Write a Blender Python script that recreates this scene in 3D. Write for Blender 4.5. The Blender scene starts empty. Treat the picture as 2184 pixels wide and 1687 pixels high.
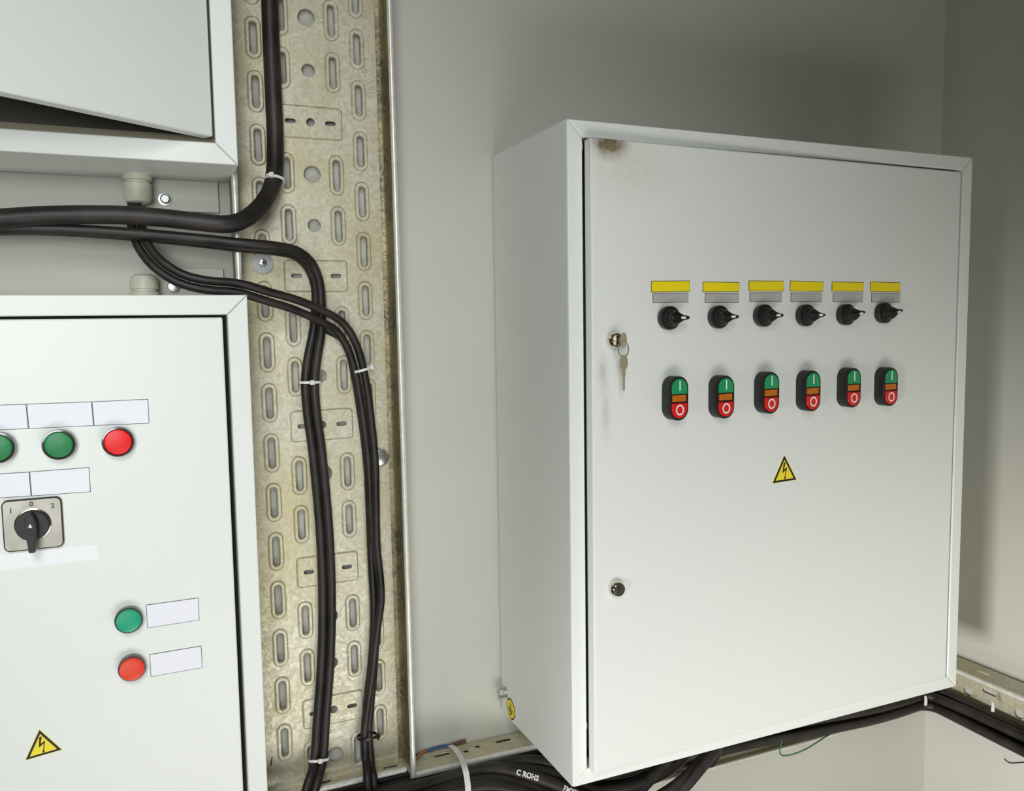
import bpy, math, random
from mathutils import Vector as V, Matrix
random.seed(7)
SC = bpy.context.scene
COL = SC.collection
pi = math.pi
# ------------------------------------------------------------------ camera
W_, H_ = 2184, 1687
FPX = 1763.8
CR = V((0.9172, -0.39814, -0.015)).normalized()
CF = V((0.39559, 0.91452, -0.08457)).normalized()
CR = (CR - CF * CR.dot(CF)).normalized()
CU = CR.cross(CF)
CP = V((-0.48798, -1.19184, 0.61766))
cam = bpy.data.cameras.new('camera')
cam.sensor_width = 36; cam.sensor_fit = 'HORIZONTAL'; cam.lens = FPX / W_ * 36
cam.clip_start = .02
co = bpy.data.objects.new('camera', cam); COL.objects.link(co)
mw = Matrix((CR, CU, -CF)).transposed().to_4x4(); mw.translation = CP
co.matrix_world = mw
SC.camera = co

def ray(px, py): return CF * FPX + CR * (px - W_ / 2) - CU * (py - H_ / 2)
def at(px, py, y):                      # point of the plane Y=y seen at the pixel
    d = ray(px, py); return CP + d * ((y - CP.y) / d.y)
def atx(px, py, x):
    d = ray(px, py); return CP + d * ((x - CP.x) / d.x)
def atz(px, py, z):
    d = ray(px, py); return CP + d * ((z - CP.z) / d.z)
def atp(px, py, p0, n):                 # any plane
    d = ray(px, py); return CP + d * ((p0 - CP).dot(n) / d.dot(n))

# ------------------------------------------------------------------ materials
def srgb(r, g, b):
    f = lambda c: (c / 255 / 12.92) if c / 255 <= .04045 else ((c / 255 + .055) / 1.055) ** 2.4
    return (f(r), f(g), f(b), 1)
MATS = {}
def mat(name, col, rough=.5, metal=0, bump=None, spec=.5, coat=0, emit=None, var=None, trans=0):
    if name in MATS: return MATS[name]
    m = bpy.data.materials.new(name); m.use_nodes = True
    nt = m.node_tree; b = nt.nodes['Principled BSDF']
    b.inputs['Base Color'].default_value = col
    b.inputs['Roughness'].default_value = rough
    b.inputs['Metallic'].default_value = metal
    b.inputs['Specular IOR Level'].default_value = spec
    b.inputs['Coat Weight'].default_value = coat
    if trans: b.inputs['Transmission Weight'].default_value = trans
    tc = nt.nodes.new('ShaderNodeTexCoord')
    if bump:
        sc, st, dist = bump
        n = nt.nodes.new('ShaderNodeTexNoise'); n.inputs['Scale'].default_value = sc; n.inputs['Detail'].default_value = 3
        nt.links.new(tc.outputs['Object'], n.inputs['Vector'])
        bp = nt.nodes.new('ShaderNodeBump'); bp.inputs['Strength'].default_value = st; bp.inputs['Distance'].default_value = dist
        nt.links.new(n.outputs['Fac'], bp.inputs['Height']); nt.links.new(bp.outputs['Normal'], b.inputs['Normal'])
    if var:
        sc, amt = var
        n = nt.nodes.new('ShaderNodeTexNoise'); n.inputs['Scale'].default_value = sc; n.inputs['Detail'].default_value = 4
        nt.links.new(tc.outputs['Object'], n.inputs['Vector'])
        r = nt.nodes.new('ShaderNodeValToRGB')
        r.color_ramp.elements[0].position = .35; r.color_ramp.elements[1].position = .65
        r.color_ramp.elements[0].color = tuple(c * (1 - amt) for c in col[:3]) + (1,)
        r.color_ramp.elements[1].color = tuple(min(1, c * (1 + amt)) for c in col[:3]) + (1,)
        nt.links.new(n.outputs['Fac'], r.inputs['Fac']); nt.links.new(r.outputs['Color'], b.inputs['Base Color'])
    MATS[name] = m
    return m

def galv(name, c0, c1, c2, rough=.42, metal=.8):
    m = bpy.data.materials.new(name); m.use_nodes = True
    nt = m.node_tree; b = nt.nodes['Principled BSDF']; L = nt.links.new
    tc = nt.nodes.new('ShaderNodeTexCoord')
    no = nt.nodes.new('ShaderNodeTexNoise'); no.inputs['Scale'].default_value = 45; no.inputs['Detail'].default_value = 2
    L(tc.outputs['Object'], no.inputs['Vector'])
    mx = nt.nodes.new('ShaderNodeMix'); mx.data_type = 'RGBA'; mx.blend_type = 'LINEAR_LIGHT'; mx.inputs[0].default_value = .022
    L(tc.outputs['Object'], mx.inputs[6]); L(no.outputs['Color'], mx.inputs[7])
    vo = nt.nodes.new('ShaderNodeTexVoronoi'); vo.inputs['Scale'].default_value = 210
    L(mx.outputs[2], vo.inputs['Vector'])
    sp = nt.nodes.new('ShaderNodeSeparateColor'); L(vo.outputs['Color'], sp.inputs[0])
    r = nt.nodes.new('ShaderNodeValToRGB'); e = r.color_ramp.elements
    e[0].position = 0; e[0].color = c0; e[1].position = 1; e[1].color = c2
    k = e.new(.5); k.color = c1
    L(sp.outputs[0], r.inputs['Fac'])
    n2 = nt.nodes.new('ShaderNodeTexNoise'); n2.inputs['Scale'].default_value = 9; n2.inputs['Detail'].default_value = 5
    L(tc.outputs['Object'], n2.inputs['Vector'])
    r2 = nt.nodes.new('ShaderNodeValToRGB'); r2.color_ramp.elements[0].position = .42; r2.color_ramp.elements[1].position = .7
    r2.color_ramp.elements[0].color = (0, 0, 0, 1); r2.color_ramp.elements[1].color = (.6, .6, .6, 1)
    L(n2.outputs['Fac'], r2.inputs['Fac'])
    m2 = nt.nodes.new('ShaderNodeMix'); m2.data_type = 'RGBA'
    L(r2.outputs['Color'], m2.inputs[0]); L(r.outputs['Color'], m2.inputs[6]); m2.inputs[7].default_value = srgb(188, 176, 128)
    L(m2.outputs[2], b.inputs['Base Color'])
    mr = nt.nodes.new('ShaderNodeMapRange'); mr.inputs[3].default_value = rough - .08; mr.inputs[4].default_value = rough + .12
    L(sp.outputs[1], mr.inputs[0]); L(mr.outputs[0], b.inputs['Roughness'])
    b.inputs['Metallic'].default_value = metal
    bp = nt.nodes.new('ShaderNodeBump'); bp.inputs['Strength'].default_value = .35; bp.inputs['Distance'].default_value = .0012
    L(no.outputs['Fac'], bp.inputs['Height']); L(bp.outputs['Normal'], b.inputs['Normal'])
    MATS[name] = m
    return m

PAINT = mat('grey_powder_coat', srgb(234, 237, 231), .42, 0, (900, .10, .0006))
PAINT_D = mat('grey_powder_coat_smooth', srgb(234, 237, 231), .38, 0, (650, .16, .0008))
INNER = mat('cabinet_inside', srgb(120, 116, 104), .6)
WALL = mat('wall_paint', srgb(198, 197, 186), .85, 0, (260, .12, .001), var=(3, .03))
FLOORM = mat('floor_screed', srgb(112, 94, 74), .7, 0, (40, .2, .002), var=(5, .1))
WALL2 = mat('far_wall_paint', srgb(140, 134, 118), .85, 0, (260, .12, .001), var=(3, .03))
LIPM = mat('unpainted_lip', srgb(168, 160, 134), .55)
LUGM = mat('lug_paint', srgb(196, 193, 180), .5, 0, (300, .1, .0004))
CEILM = mat('ceiling_paint', srgb(150, 146, 134), .9, var=(2, .02))
GALV = galv('galvanised_steel', srgb(196, 191, 168), srgb(208, 203, 182), srgb(220, 216, 196), .5, .42)
FLANGE = galv('shaded_flange_steel', srgb(92, 84, 64), srgb(118, 108, 84), srgb(138, 128, 104), .5, .6)  # browner than the tray: shade on the inner flange faces put into the colour
GALV2 = galv('galvanised_rim', srgb(190, 190, 178), srgb(215, 215, 204), srgb(235, 235, 226), .3, .95)
RIM2 = mat('bright_zinc_rim', srgb(226, 226, 216), .38, .35, (120, .3, .0008), var=(90, .08))
BLACKC = mat('black_cable_sheath', srgb(36, 31, 28), .5, 0, (60, .3, .002), var=(22, .62))
BLACKP = mat('black_plastic', srgb(30, 27, 26), .38, 0, (500, .1, .0005))
DARKG = mat('dark_gasket', srgb(22, 20, 20), .7)
WHITEP = mat('white_nylon', srgb(225, 226, 222), .4, 0, (300, .1, .0005))
CREAMP = mat('cream_plastic', srgb(205, 202, 184), .45, 0, (300, .1, .0005))
CHROME = mat('chrome', srgb(225, 220, 208), .14, 1, (120, .05, .0004))
BRASSY = mat('nickel_brass', srgb(196, 182, 150), .38, .55, (300, .15, .0004))
STEEL = mat('zinc_steel', srgb(200, 202, 200), .3, .9, (300, .15, .0004))
PLATE = mat('satin_metal_plate', srgb(176, 172, 160), .38, .7, (220, .1, .0004), var=(60, .08))
PAPER = mat('white_label', srgb(240, 240, 246), .5, 0, var=(8, .01))
TAPE = mat('glossy_white_tape', srgb(250, 250, 252), .22, 0, (25, .4, .002))
INK = mat('black_ink', srgb(28, 22, 24), .55)
YELLOW = mat('yellow_label', srgb(250, 226, 20), .45, 0, var=(30, .02))
YELST = mat('yellow_sticker', srgb(248, 224, 40), .45, 0, var=(60, .04))
PALEY = mat('pale_yellow_edge', srgb(250, 238, 150), .5)
ENGR = mat('engraved_grey_plate', srgb(210, 208, 204), .34, .3, (400, .08, .0003), var=(40, .06))
WHITEM = mat('white_mark', srgb(245, 245, 245), .5)
GREENL = mat('green_lens', srgb(8, 128, 66), .42, 0, (160, .2, .001), var=(70, .12))
REDL = mat('red_lens', srgb(242, 8, 6), .42, 0, (160, .2, .001), var=(70, .05))
GREENB = mat('green_button', srgb(0, 160, 120), .4, 0, var=(60, .03))
REDB = mat('red_orange_button', srgb(232, 58, 20), .4, 0, var=(60, .03))
GREENT = mat('green_plastic', srgb(34, 150, 92), .24, 0, var=(60, .04))
REDT = mat('red_plastic', srgb(222, 34, 30), .24, 0, var=(60, .04))
AMBER = mat('amber_lens', srgb(196, 110, 22), .2, 0, var=(80, .1))
SMOKE = mat('smoked_ring', srgb(60, 50, 46), .2, 0, coat=.6)
BLUEW = mat('blue_wire', srgb(58, 84, 140), .4)
BROWNW = mat('brown_wire', srgb(150, 92, 40), .4)
GREENW = mat('green_wire', srgb(70, 120, 92), .4, var=(90, .3))
GREYP = mat('grey_plastic', srgb(150, 150, 142), .4)

def stained(name, spots, base):
    """painted steel carrying a few dirty marks: (object-space centre, radius vec, colour, strength)"""
    m = base.copy(); m.name = name; nt = m.node_tree; b = nt.nodes['Principled BSDF']; L = nt.links.new
    tc = [n for n in nt.nodes if n.type == 'TEX_COORD'][0]
    cur = None
    no = nt.nodes.new('ShaderNodeTexNoise'); no.inputs['Scale'].default_value = 90; no.inputs['Detail'].default_value = 4
    L(tc.outputs['Object'], no.inputs['Vector'])
    for c, r, colr, st in spots:
        mp = nt.nodes.new('ShaderNodeMapping'); mp.vector_type = 'TEXTURE'
        mp.inputs['Location'].default_value = c; mp.inputs['Scale'].default_value = r
        L(tc.outputs['Object'], mp.inputs['Vector'])
        g = nt.nodes.new('ShaderNodeTexGradient'); g.gradient_type = 'QUADRATIC_SPHERE'
        L(mp.outputs['Vector'], g.inputs['Vector'])
        k = nt.nodes.new('ShaderNodeMath'); k.operation = 'MULTIPLY'; L(g.outputs['Fac'], k.inputs[0]); L(no.outputs['Fac'], k.inputs[1])
        k2 = nt.nodes.new('ShaderNodeMath'); k2.operation = 'MULTIPLY'; k2.inputs[1].default_value = st * 2; k2.use_clamp = True
        L(k.outputs[0], k2.inputs[0])
        mx = nt.nodes.new('ShaderNodeMix'); mx.data_type = 'RGBA'
        L(k2.outputs[0], mx.inputs[0])
        if cur is None: mx.inputs[6].default_value = b.inputs['Base Color'].default_value
        else: L(cur, mx.inputs[6])
        mx.inputs[7].default_value = colr
        cur = mx.outputs[2]
    L(cur, b.inputs['Base Color'])
    MATS[name] = m
    return m

# ------------------------------------------------------------------ mesh building
class MB:
    def __init__(s): s.v = []; s.f = []; s.m = []
    def add(s, vs, fs, mi=0):
        o = len(s.v); s.v += [tuple(v) for v in vs]; s.f += [tuple(i + o for i in f) for f in fs]; s.m += [mi] * len(fs); return s
    def box(s, x0, x1, y0, y1, z0, z1, mi=0):
        x0, x1 = sorted((x0, x1)); y0, y1 = sorted((y0, y1)); z0, z1 = sorted((z0, z1))
        vs = [(x, y, z) for z in (z0, z1) for y in (y0, y1) for x in (x0, x1)]
        return s.add(vs, [(0, 2, 3, 1), (4, 5, 7, 6), (0, 1, 5, 4), (2, 6, 7, 3), (0, 4, 6, 2), (1, 3, 7, 5)], mi)
    def prism(s, poly, y0, y1, mi=0):   # poly in XZ, extruded along Y (y0 nearer viewer)
        n = len(poly)
        a = sum(poly[i][0] * poly[(i + 1) % n][1] - poly[(i + 1) % n][0] * poly[i][1] for i in range(n))
        if a < 0: poly = poly[::-1]
        y0, y1 = sorted((y0, y1))
        vs = [(p[0], y0, p[1]) for p in poly] + [(p[0], y1, p[1]) for p in poly]
        fs = [tuple(range(n)), tuple(range(2 * n - 1, n - 1, -1))]
        fs += [(i, i + n, (i + 1) % n + n, (i + 1) % n) for i in range(n)]
        return s.add(vs, fs, mi)
    def rings(s, rings, mi=0, cap0=True, cap1=True, closed=True):   # list of equal length point rings
        n = len(rings[0]); vs = [p for r in rings for p in r]; fs = []
        for k in range(len(rings) - 1):
            for i in range(n if closed else n - 1):
                j = (i + 1) % n
                fs.append((k * n + i, k * n + j, (k + 1) * n + j, (k + 1) * n + i))
        if cap0: fs.append(tuple(range(n - 1, -1, -1)))
        if cap1: fs.append(tuple(range((len(rings) - 1) * n, len(rings) * n)))
        return s.add(vs, fs, mi)
    def lathe(s, prof, c=(0, 0, 0), axis='y', n=40, mi=0, cap0=True, cap1=True, sx=1, sz=1):
        """prof: (radius, height); height runs towards the viewer (-Y) for axis y, up for z"""
        R = []
        for r, h in prof:
            ring = []
            for i in range(n):
                a = 2 * pi * i / n
                if axis == 'y': ring.append((c[0] + r * math.cos(a) * sx, c[1] - h, c[2] + r * math.sin(a) * sz))
                elif axis == 'z': ring.append((c[0] + r * math.cos(a), c[1] + r * math.sin(a), c[2] + h))
                else: ring.append((c[0] - h, c[1] + r * math.cos(a), c[2] + r * math.sin(a)))
            R.append(ring)
        if axis == 'x': R = [x[::-1] for x in R]
        return s.rings(R, mi, cap0, cap1)
    def sheet(s, outline_fn, prof, mi=0, cap1=True, cap0=True):
        """prof: (inset, height) ; outline_fn(inset) -> XZ points"""
        R = [[(p[0], -h, p[1]) for p in outline_fn(i)] for i, h in prof]
        return s.rings(R, mi, cap0, cap1)
    def tube(s, pts, r, n=14, mi=0):
        pts = [V(p) for p in pts]; R = []; up = None
        for i, p in enumerate(pts):
            t = (pts[min(i + 1, len(pts) - 1)] - pts[max(i - 1, 0)]).normalized()
            if up is None:
                up = V((0, 0, 1)) if abs(t.z) < .9 else V((1, 0, 0))
            a = (up - t * up.dot(t)).normalized(); b = t.cross(a); up = a
            rr = r[i] if isinstance(r, (list, tuple)) else r
            R.append([p + (a * math.cos(2 * pi * k / n) + b * math.sin(2 * pi * k / n)) * rr for k in range(n)])
        return s.rings(R, mi)
    def torus(s, c, ax_a, ax_b, ra, rb, r, n=48, k=10, mi=0, a0=0, a1=2 * pi):
        full = abs(a1 - a0 - 2 * pi) < 1e-6
        pts = []
        c = V(c); A = V(ax_a); B = V(ax_b); N = A.cross(B).normalized(); R = []
        m = n if full else n + 1
        for i in range(m):
            t = a0 + (a1 - a0) * i / n
            p = c + A * ra * math.cos(t) + B * rb * math.sin(t)
            d = (A * math.cos(t) + B * math.sin(t)).normalized()
            R.append([p + (d * math.cos(2 * pi * j / k) + N * math.sin(2 * pi * j / k)) * r for j in range(k)])
        if full: R.append(R[0]); return s.rings(R, mi, False, False)
        return s.rings(R, mi)
    def band(s, c, A, B, T, ra, rb, w, th, n=40, mi=0):
        """flat strap loop of width w round an ellipse"""
        c = V(c); R = []
        for i in range(n + 1):
            t = 2 * pi * i / n
            d = A * math.cos(t) + B * math.sin(t)
            p0 = c + A * ra * math.cos(t) + B * rb * math.sin(t); p1 = p0 + d * th
            R.append([p0 - T * w / 2, p1 - T * w / 2, p1 + T * w / 2, p0 + T * w / 2])
        return s.rings(R, mi, False, False)
    def build(s, name, mats, parent=None, loc=None, bevel=0, smooth=True, label=None, seg=2, angle=35):
        me = bpy.data.meshes.new(name)
        o = V(loc) if loc is not None else V((0, 0, 0))
        me.from_pydata([tuple(V(v) - o) for v in s.v], [], s.f); me.update()
        return finish(me, name, mats, s.m, parent, o, bevel, smooth, label, seg, angle)

def finish(me, name, mats, mi, parent, o, bevel, smooth, label, seg=2, angle=35):
    if not isinstance(mats, (list, tuple)): mats = [mats]
    for m in mats: me.materials.append(m)
    if mi:
        for p, k in zip(me.polygons, mi): p.material_index = k
    bpy.context.view_layer.update()
    import bmesh
    bm = bmesh.new(); bm.from_mesh(me); bmesh.ops.recalc_face_normals(bm, faces=bm.faces); bm.to_mesh(me); bm.free()
    if smooth:
        me.shade_smooth(); me.set_sharp_from_angle(angle=math.radians(angle))
    ob = bpy.data.objects.new(name, me); COL.objects.link(ob)
    ob.location = o
    if parent: adopt(ob, parent)
    if bevel:
        b = ob.modifiers.new('bevel', 'BEVEL'); b.width = bevel; b.segments = seg; b.limit_method = 'ANGLE'; b.angle_limit = math.radians(40)
        b.harden_normals = False
    if label: ob['label'] = label
    return ob
def adopt(ob, parent):
    """world placed object becomes a child; parents carry translation only unless built locally"""
    wl = V((0, 0, 0)); p = parent
    while p: wl += V(p.location); p = p.parent
    ob.parent = parent; ob.location = V(ob.location) - wl
def thing(name, label, cat, loc=(0, 0, 0), group=None):
    e = bpy.data.objects.new(name, None); COL.objects.link(e); e.location = loc; e.empty_display_size = .05
    e['label'] = label; e['category'] = cat
    if group: e['group'] = group
    return e
def tag(o, label, cat, group=None, kind=None):
    o['label'] = label; o['category'] = cat
    if group: o['group'] = group
    if kind: o['kind'] = kind
    return o
def struct(o, label=None):
    o['kind'] = 'structure'
    if label: o['label'] = label
    return o

def catmull(P, step=.012):
    P = [V(p) for p in P]; Q = [P[0] * 2 - P[1]] + P + [P[-1] * 2 - P[-2]]; out = []
    for i in range(1, len(Q) - 2):
        a, b, c, d = Q[i - 1:i + 3]; n = max(2, int((c - b).length / step))
        for k in range(n):
            t = k / n
            out.append(.5 * ((2 * b) + (c - a) * t + (2 * a - 5 * b + 4 * c - d) * t * t + (3 * b - a - 3 * c + d) * t ** 3))
    out.append(P[-1]); return out
def pix(L): return [at(*p) for p in L]

def stadium(cx, cz, w, h, n=8, inset=0):
    """vertical (h>w) or horizontal slot outline in XZ"""
    w -= 2 * inset; h -= 2 * inset; pts = []
    if h >= w:
        r = w / 2; d = h / 2 - r
        for k in range(n + 1): a = pi * k / n; pts.append((cx + r * math.cos(a), cz + d + r * math.sin(a)))
        for k in range(n + 1): a = pi + pi * k / n; pts.append((cx + r * math.cos(a), cz - d + r * math.sin(a)))
    else:
        r = h / 2; d = w / 2 - r
        for k in range(n + 1): a = -pi / 2 + pi * k / n; pts.append((cx + d + r * math.cos(a), cz + r * math.sin(a)))
        for k in range(n + 1): a = pi / 2 + pi * k / n; pts.append((cx - d + r * math.cos(a), cz + r * math.sin(a)))
    return pts
def rrect(x0, x1, z0, z1, r, n=5, inset=0):
    x0 += inset; x1 -= inset; z0 += inset; z1 -= inset; r = max(r - inset, .0002); pts = []
    for cx, cz, a0 in ((x1 - r, z1 - r, 0), (x0 + r, z1 - r, pi / 2), (x0 + r, z0 + r, pi), (x1 - r, z0 + r, 1.5 * pi)):
        for k in range(n + 1): a = a0 + pi / 2 * k / n; pts.append((cx + r * math.cos(a), cz + r * math.sin(a)))
    return pts
def circ(cx, cz, r, n=28): return [(cx + r * math.cos(2 * pi * k / n), cz + r * math.sin(2 * pi * k / n)) for k in range(n)]

def cut_sheet(outer, holes, th):
    """flat sheet with real holes in the XY plane of a 2D curve -> list of verts (x, -t, z) and faces"""
    cu = bpy.data.curves.new('sheet', 'CURVE'); cu.dimensions = '2D'; cu.fill_mode = 'BOTH'; cu.extrude = th / 2
    for P in [outer] + holes:
        sp = cu.splines.new('POLY'); sp.points.add(len(P) - 1); sp.use_cyclic_u = True
        for i, p in enumerate(P): sp.points[i].co = (p[0], p[1], 0, 1)
    ob = bpy.data.objects.new('sheet', cu); COL.objects.link(ob)
    dg = bpy.context.evaluated_depsgraph_get(); me = bpy.data.meshes.new_from_object(ob.evaluated_get(dg))
    vs = [(v.co.x, -v.co.z, v.co.y) for v in me.vertices]; fs = [tuple(p.vertices) for p in me.polygons]
    bpy.data.objects.remove(ob); bpy.data.curves.remove(cu); bpy.data.meshes.remove(me)
    return vs, fs
def text_geo(txt, size, ext=.0002, bold=0):
    cu = bpy.data.curves.new('txt', 'FONT'); cu.body = txt; cu.size = size; cu.align_x = 'CENTER'; cu.align_y = 'CENTER'
    cu.extrude = ext; cu.offset = bold; cu.resolution_u = 3
    ob = bpy.data.objects.new('txt', cu); COL.objects.link(ob)
    dg = bpy.context.evaluated_depsgraph_get(); me = bpy.data.meshes.new_from_object(ob.evaluated_get(dg))
    vs = [(v.co.x, -v.co.z, v.co.y) for v in me.vertices]; fs = [tuple(p.vertices) for p in me.polygons]
    bpy.data.objects.remove(ob); bpy.data.curves.remove(cu); bpy.data.meshes.remove(me)
    return vs, fs

# ------------------------------------------------------------------ room
XR = 0.961; XL = -2.4; YF = -3.2; ZF = -.95; ZC = 1.75
struct(MB().box(XL - .1, XR + .1, 0, .12, ZF, ZC).build('wall_back', WALL, smooth=False))
struct(MB().box(XR, XR + .12, YF, 0, ZF, ZC).build('wall_right', WALL, smooth=False))
struct(MB().box(XL - .12, XL, YF, 0, ZF, ZC).build('wall_left', WALL2, smooth=False))
struct(MB().box(XL, XR, YF - .12, YF, ZF, ZC).build('wall_front', WALL2, smooth=False))
struct(MB().box(XL - .1, XR + .1, YF - .1, .1, ZF - .1, ZF).build('floor', FLOORM, smooth=False))
struct(MB().box(XL - .1, XR + .1, YF - .1, .1, ZC, ZC + .1).build('ceiling', CEILM, smooth=False))

# ------------------------------------------------------------------ cabinets
def cabinet_body(root, x0, x1, z0, z1, D, fw, wall_gap=.004, lip=None):
    t = .0015
    m = MB()
    yb = -wall_gap; yf = -D + .0035
    m.box(x0, x0 + t, yf, yb, z0, z1); m.box(x1 - t, x1, yf, yb, z0, z1)
    m.box(x0 + t, x1 - t, yf, yb, z0, z0 + t); m.box(x0 + t, x1 - t, yf, yb, z1 - t, z1)
    m.box(x0 + t, x1 - t, yb - t, yb, z0 + t, z1 - t)
    body = m.build('body', PAINT, root)
    # mitred folded front frame
    g = .0003; f = MB(); d0, d1 = -D, -D + .004
    a, b, c, d = x0, x1, z0, z1
    ia, ib, ic, id_ = x0 + fw, x1 - fw, z0 + fw, z1 - fw
    f.prism([(a, c + g), (ia, ic + g), (ia, id_ - g), (a, d - g)], d0, d1)
    f.prism([(b, c + g), (ib, ic + g), (ib, id_ - g), (b, d - g)], d0, d1)
    f.prism([(a + g, d), (ia + g, id_), (ib - g, id_), (b - g, d)], d0, d1)
    f.prism([(a + g, c), (ia + g, ic), (ib - g, ic), (b - g, c)], d0, d1)
    fr = f.build('front_frame', PAINT, root, bevel=.0016, seg=3)
    # inner return of the frame with the gasket lip
    r = MB(); w = .0012; y2 = -D + .028
    r.box(ia - w, ia, d1, y2, ic, id_); r.box(ib, ib + w, d1, y2, ic, id_)
    r.box(ia - w, ib + w, d1, y2, id_, id_ + w); r.box(ia - w, ib + w, d1, y2, ic - w, ic)
    r.build('frame_return', PAINT, root)
    k = MB(); s = .012
    k.box(ia, ib, y2 - .002, y2, ic, ic + s); k.box(ia, ib, y2 - .002, y2, id_ - s, id_)
    k.box(ia, ia + s, y2 - .002, y2, ic + s, id_ - s); k.box(ib - s, ib, y2 - .002, y2, ic + s, id_ - s)
    k.build('gasket' if lip is None else 'inner_lip', lip or DARKG, root)
    return body

def local_door(p_hinge, p_free):
    """frame of a door hinged on its right: ex runs from the free edge to the hinge"""
    ex = (V((p_hinge[0], p_hinge[1], 0)) - V((p_free[0], p_free[1], 0))).normalized()
    ang = math.atan2(ex.y, ex.x); n = V((ex.y, -ex.x, 0))
    return ex, n, ang
def place(ob, P, ang, parent):
    ob.location = P; ob.rotation_euler = (0, 0, ang)
    adopt(ob, parent); return ob
def sub(ob, parent):           # built in the same local frame as the parent
    ob.parent = parent; return ob
def copy_part(src, P, ang, parent, name=None):
    c = src.copy(); COL.objects.link(c); c.parent = None; c.location = P; c.rotation_euler = (0, 0, ang); adopt(c, parent)
    for ch in src.children:
        d = ch.copy(); COL.objects.link(d); d.parent = c
    return c

class Face:
    """a flat door front: converts pixels to local (u, w) on it"""
    def __init__(s, p0, ex, n, ang): s.p0 = V(p0); s.ex = ex; s.n = n; s.ang = ang
    def pt(s, px, py, off=0): return atp(px, py, s.p0 + s.n * off, s.n)
    def uv(s, px, py, o): d = s.pt(px, py) - o; return (d.dot(s.ex), d.z)
    def base(s, px, py, off=0):        # foot point on the door of something seen at height off
        return s.pt(px, py, off) - s.n * off

def inset_poly(P, d):
    n = len(P)
    a = sum(P[i][0] * P[(i + 1) % n][1] - P[(i + 1) % n][0] * P[i][1] for i in range(n))
    if a < 0: P = P[::-1]
    out = []
    for i in range(n):
        p, q, r = V(P[i - 1]).to_2d() if 0 else V((P[i - 1][0], P[i - 1][1])), V((P[i][0], P[i][1])), V((P[(i + 1) % n][0], P[(i + 1) % n][1]))
        e1 = (q - p).normalized(); e2 = (r - q).normalized()
        n1 = V((-e1.y, e1.x)); n2 = V((-e2.y, e2.x)); k = (n1 + n2); k = k / max(.05, (1 + n1.dot(n2)))
        out.append(tuple(q + k * d))
    return out
def sticker(face, quad, name, mats, parent, line=.0006, label=None):
    """bordered flat label from its four corners"""
    o = sum((face.pt(*q) for q in quad), V((0, 0, 0))) / len(quad)
    P = [face.uv(q[0], q[1], o) for q in quad]
    m = MB().prism(P, -.0003, .0001, 1).prism(inset_poly(P, line), -.0006, -.0002, 0)
    ob = m.build(name, mats, None, smooth=False, label=label)
    return place(ob, o, face.ang, parent)
def tri_sticker(face, tri, parent, label):
    o = sum((face.pt(*q) for q in tri), V((0, 0, 0))) / 3
    P = [face.uv(q[0], q[1], o) for q in tri]
    L = max((V(P[i]) - V(P[i - 1])).length for i in range(3))
    m = MB().prism(P, -.0003, .0001, 2).prism(inset_poly(P, L * .022), -.0005, -.0002, 1).prism(inset_poly(P, L * .085), -.0007, -.0004, 0)
    # lightning arrow: drawn in the triangle's own affine frame (top, left, right)
    T, Rr, Ll = [V((p[0], p[1])) for p in [face.uv(q[0], q[1], o) for q in tri]]
    base = (Rr + Ll) / 2; up = T - base; rt = (Rr - Ll)
    def q(a, b): v = base + rt * a + up * b; return (v.x, v.y)
    # bolt 0-1 coords (a across, b up)
    m.prism([q(-.035, .70), q(.035, .70), q(-.035, .43), q(-.085, .33)], -.0009, -.0006, 1)
    m.prism([q(-.085, .33), q(-.045, .445), q(.095, .52), q(.055, .445)], -.0009, -.0006, 1)
    m.prism([q(.095, .52), q(.052, .46), q(.005, .20), q(.025, .20)], -.00095, -.0006, 1)
    m.prism([q(-.025, .20), q(.05, .20), q(.003, .08)], -.0009, -.0006, 1)
    ob = m.build('warning_sticker', [YELST, INK, PALEY], None, smooth=False, label=label)
    return place(ob, o, face.ang, parent)

# ---- right cabinet
RW, RH, RD = .7275, .8739, .25
cab_r = thing('control_cabinet', 'large grey steel cabinet with six rotary switches above six green and red twin buttons', 'electrical cabinet', (RW / 2, 0, 0), None)
cabinet_body(cab_r, 0, RW, 0, RH, RD, .0215)
P_h = (.7016, -.2505); P_f = (.0243, -.2660)
ex, nn, ang = local_door(P_h, P_f)
dw = (V((P_h[0], P_h[1], 0)) - V((P_f[0], P_f[1], 0))).length
z0d, z1d = .0205, .8498
DM = stained('door_paint_marked', [((.028, -.009, z1d - .004), (.042, .05, .030), srgb(96, 80, 44), 2.4), ((.05, -.009, z1d - .03), (.12, .05, .07), srgb(214, 196, 172), .5),
                                   ((.016, -.009, .555), (.014, .05, .045), srgb(150, 156, 146), .6), ((.02, -.009, .50), (.012, .05, .06), srgb(160, 162, 150), .5)], PAINT_D)
door = MB().box(0, dw, 0, .017, z0d, z1d).build('door', DM, None, bevel=.0022, seg=3)
place(door, V((P_f[0], P_f[1], 0)), ang, cab_r)
FR = Face((P_h[0], P_h[1], 0), ex, nn, ang)
FL = Face((0, -.1353, 0), V((1, 0, 0)), V((0, -1, 0)), 0)
# door lining visible through the side gap: white spacers at the hinge corners
for q0, q1 in ((.838, .846), (.075, .084)): MB().box(.0215, .0240, -.246, -.230, q0, q1).build('edge_buffer', CREAMP, cab_r)

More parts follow.
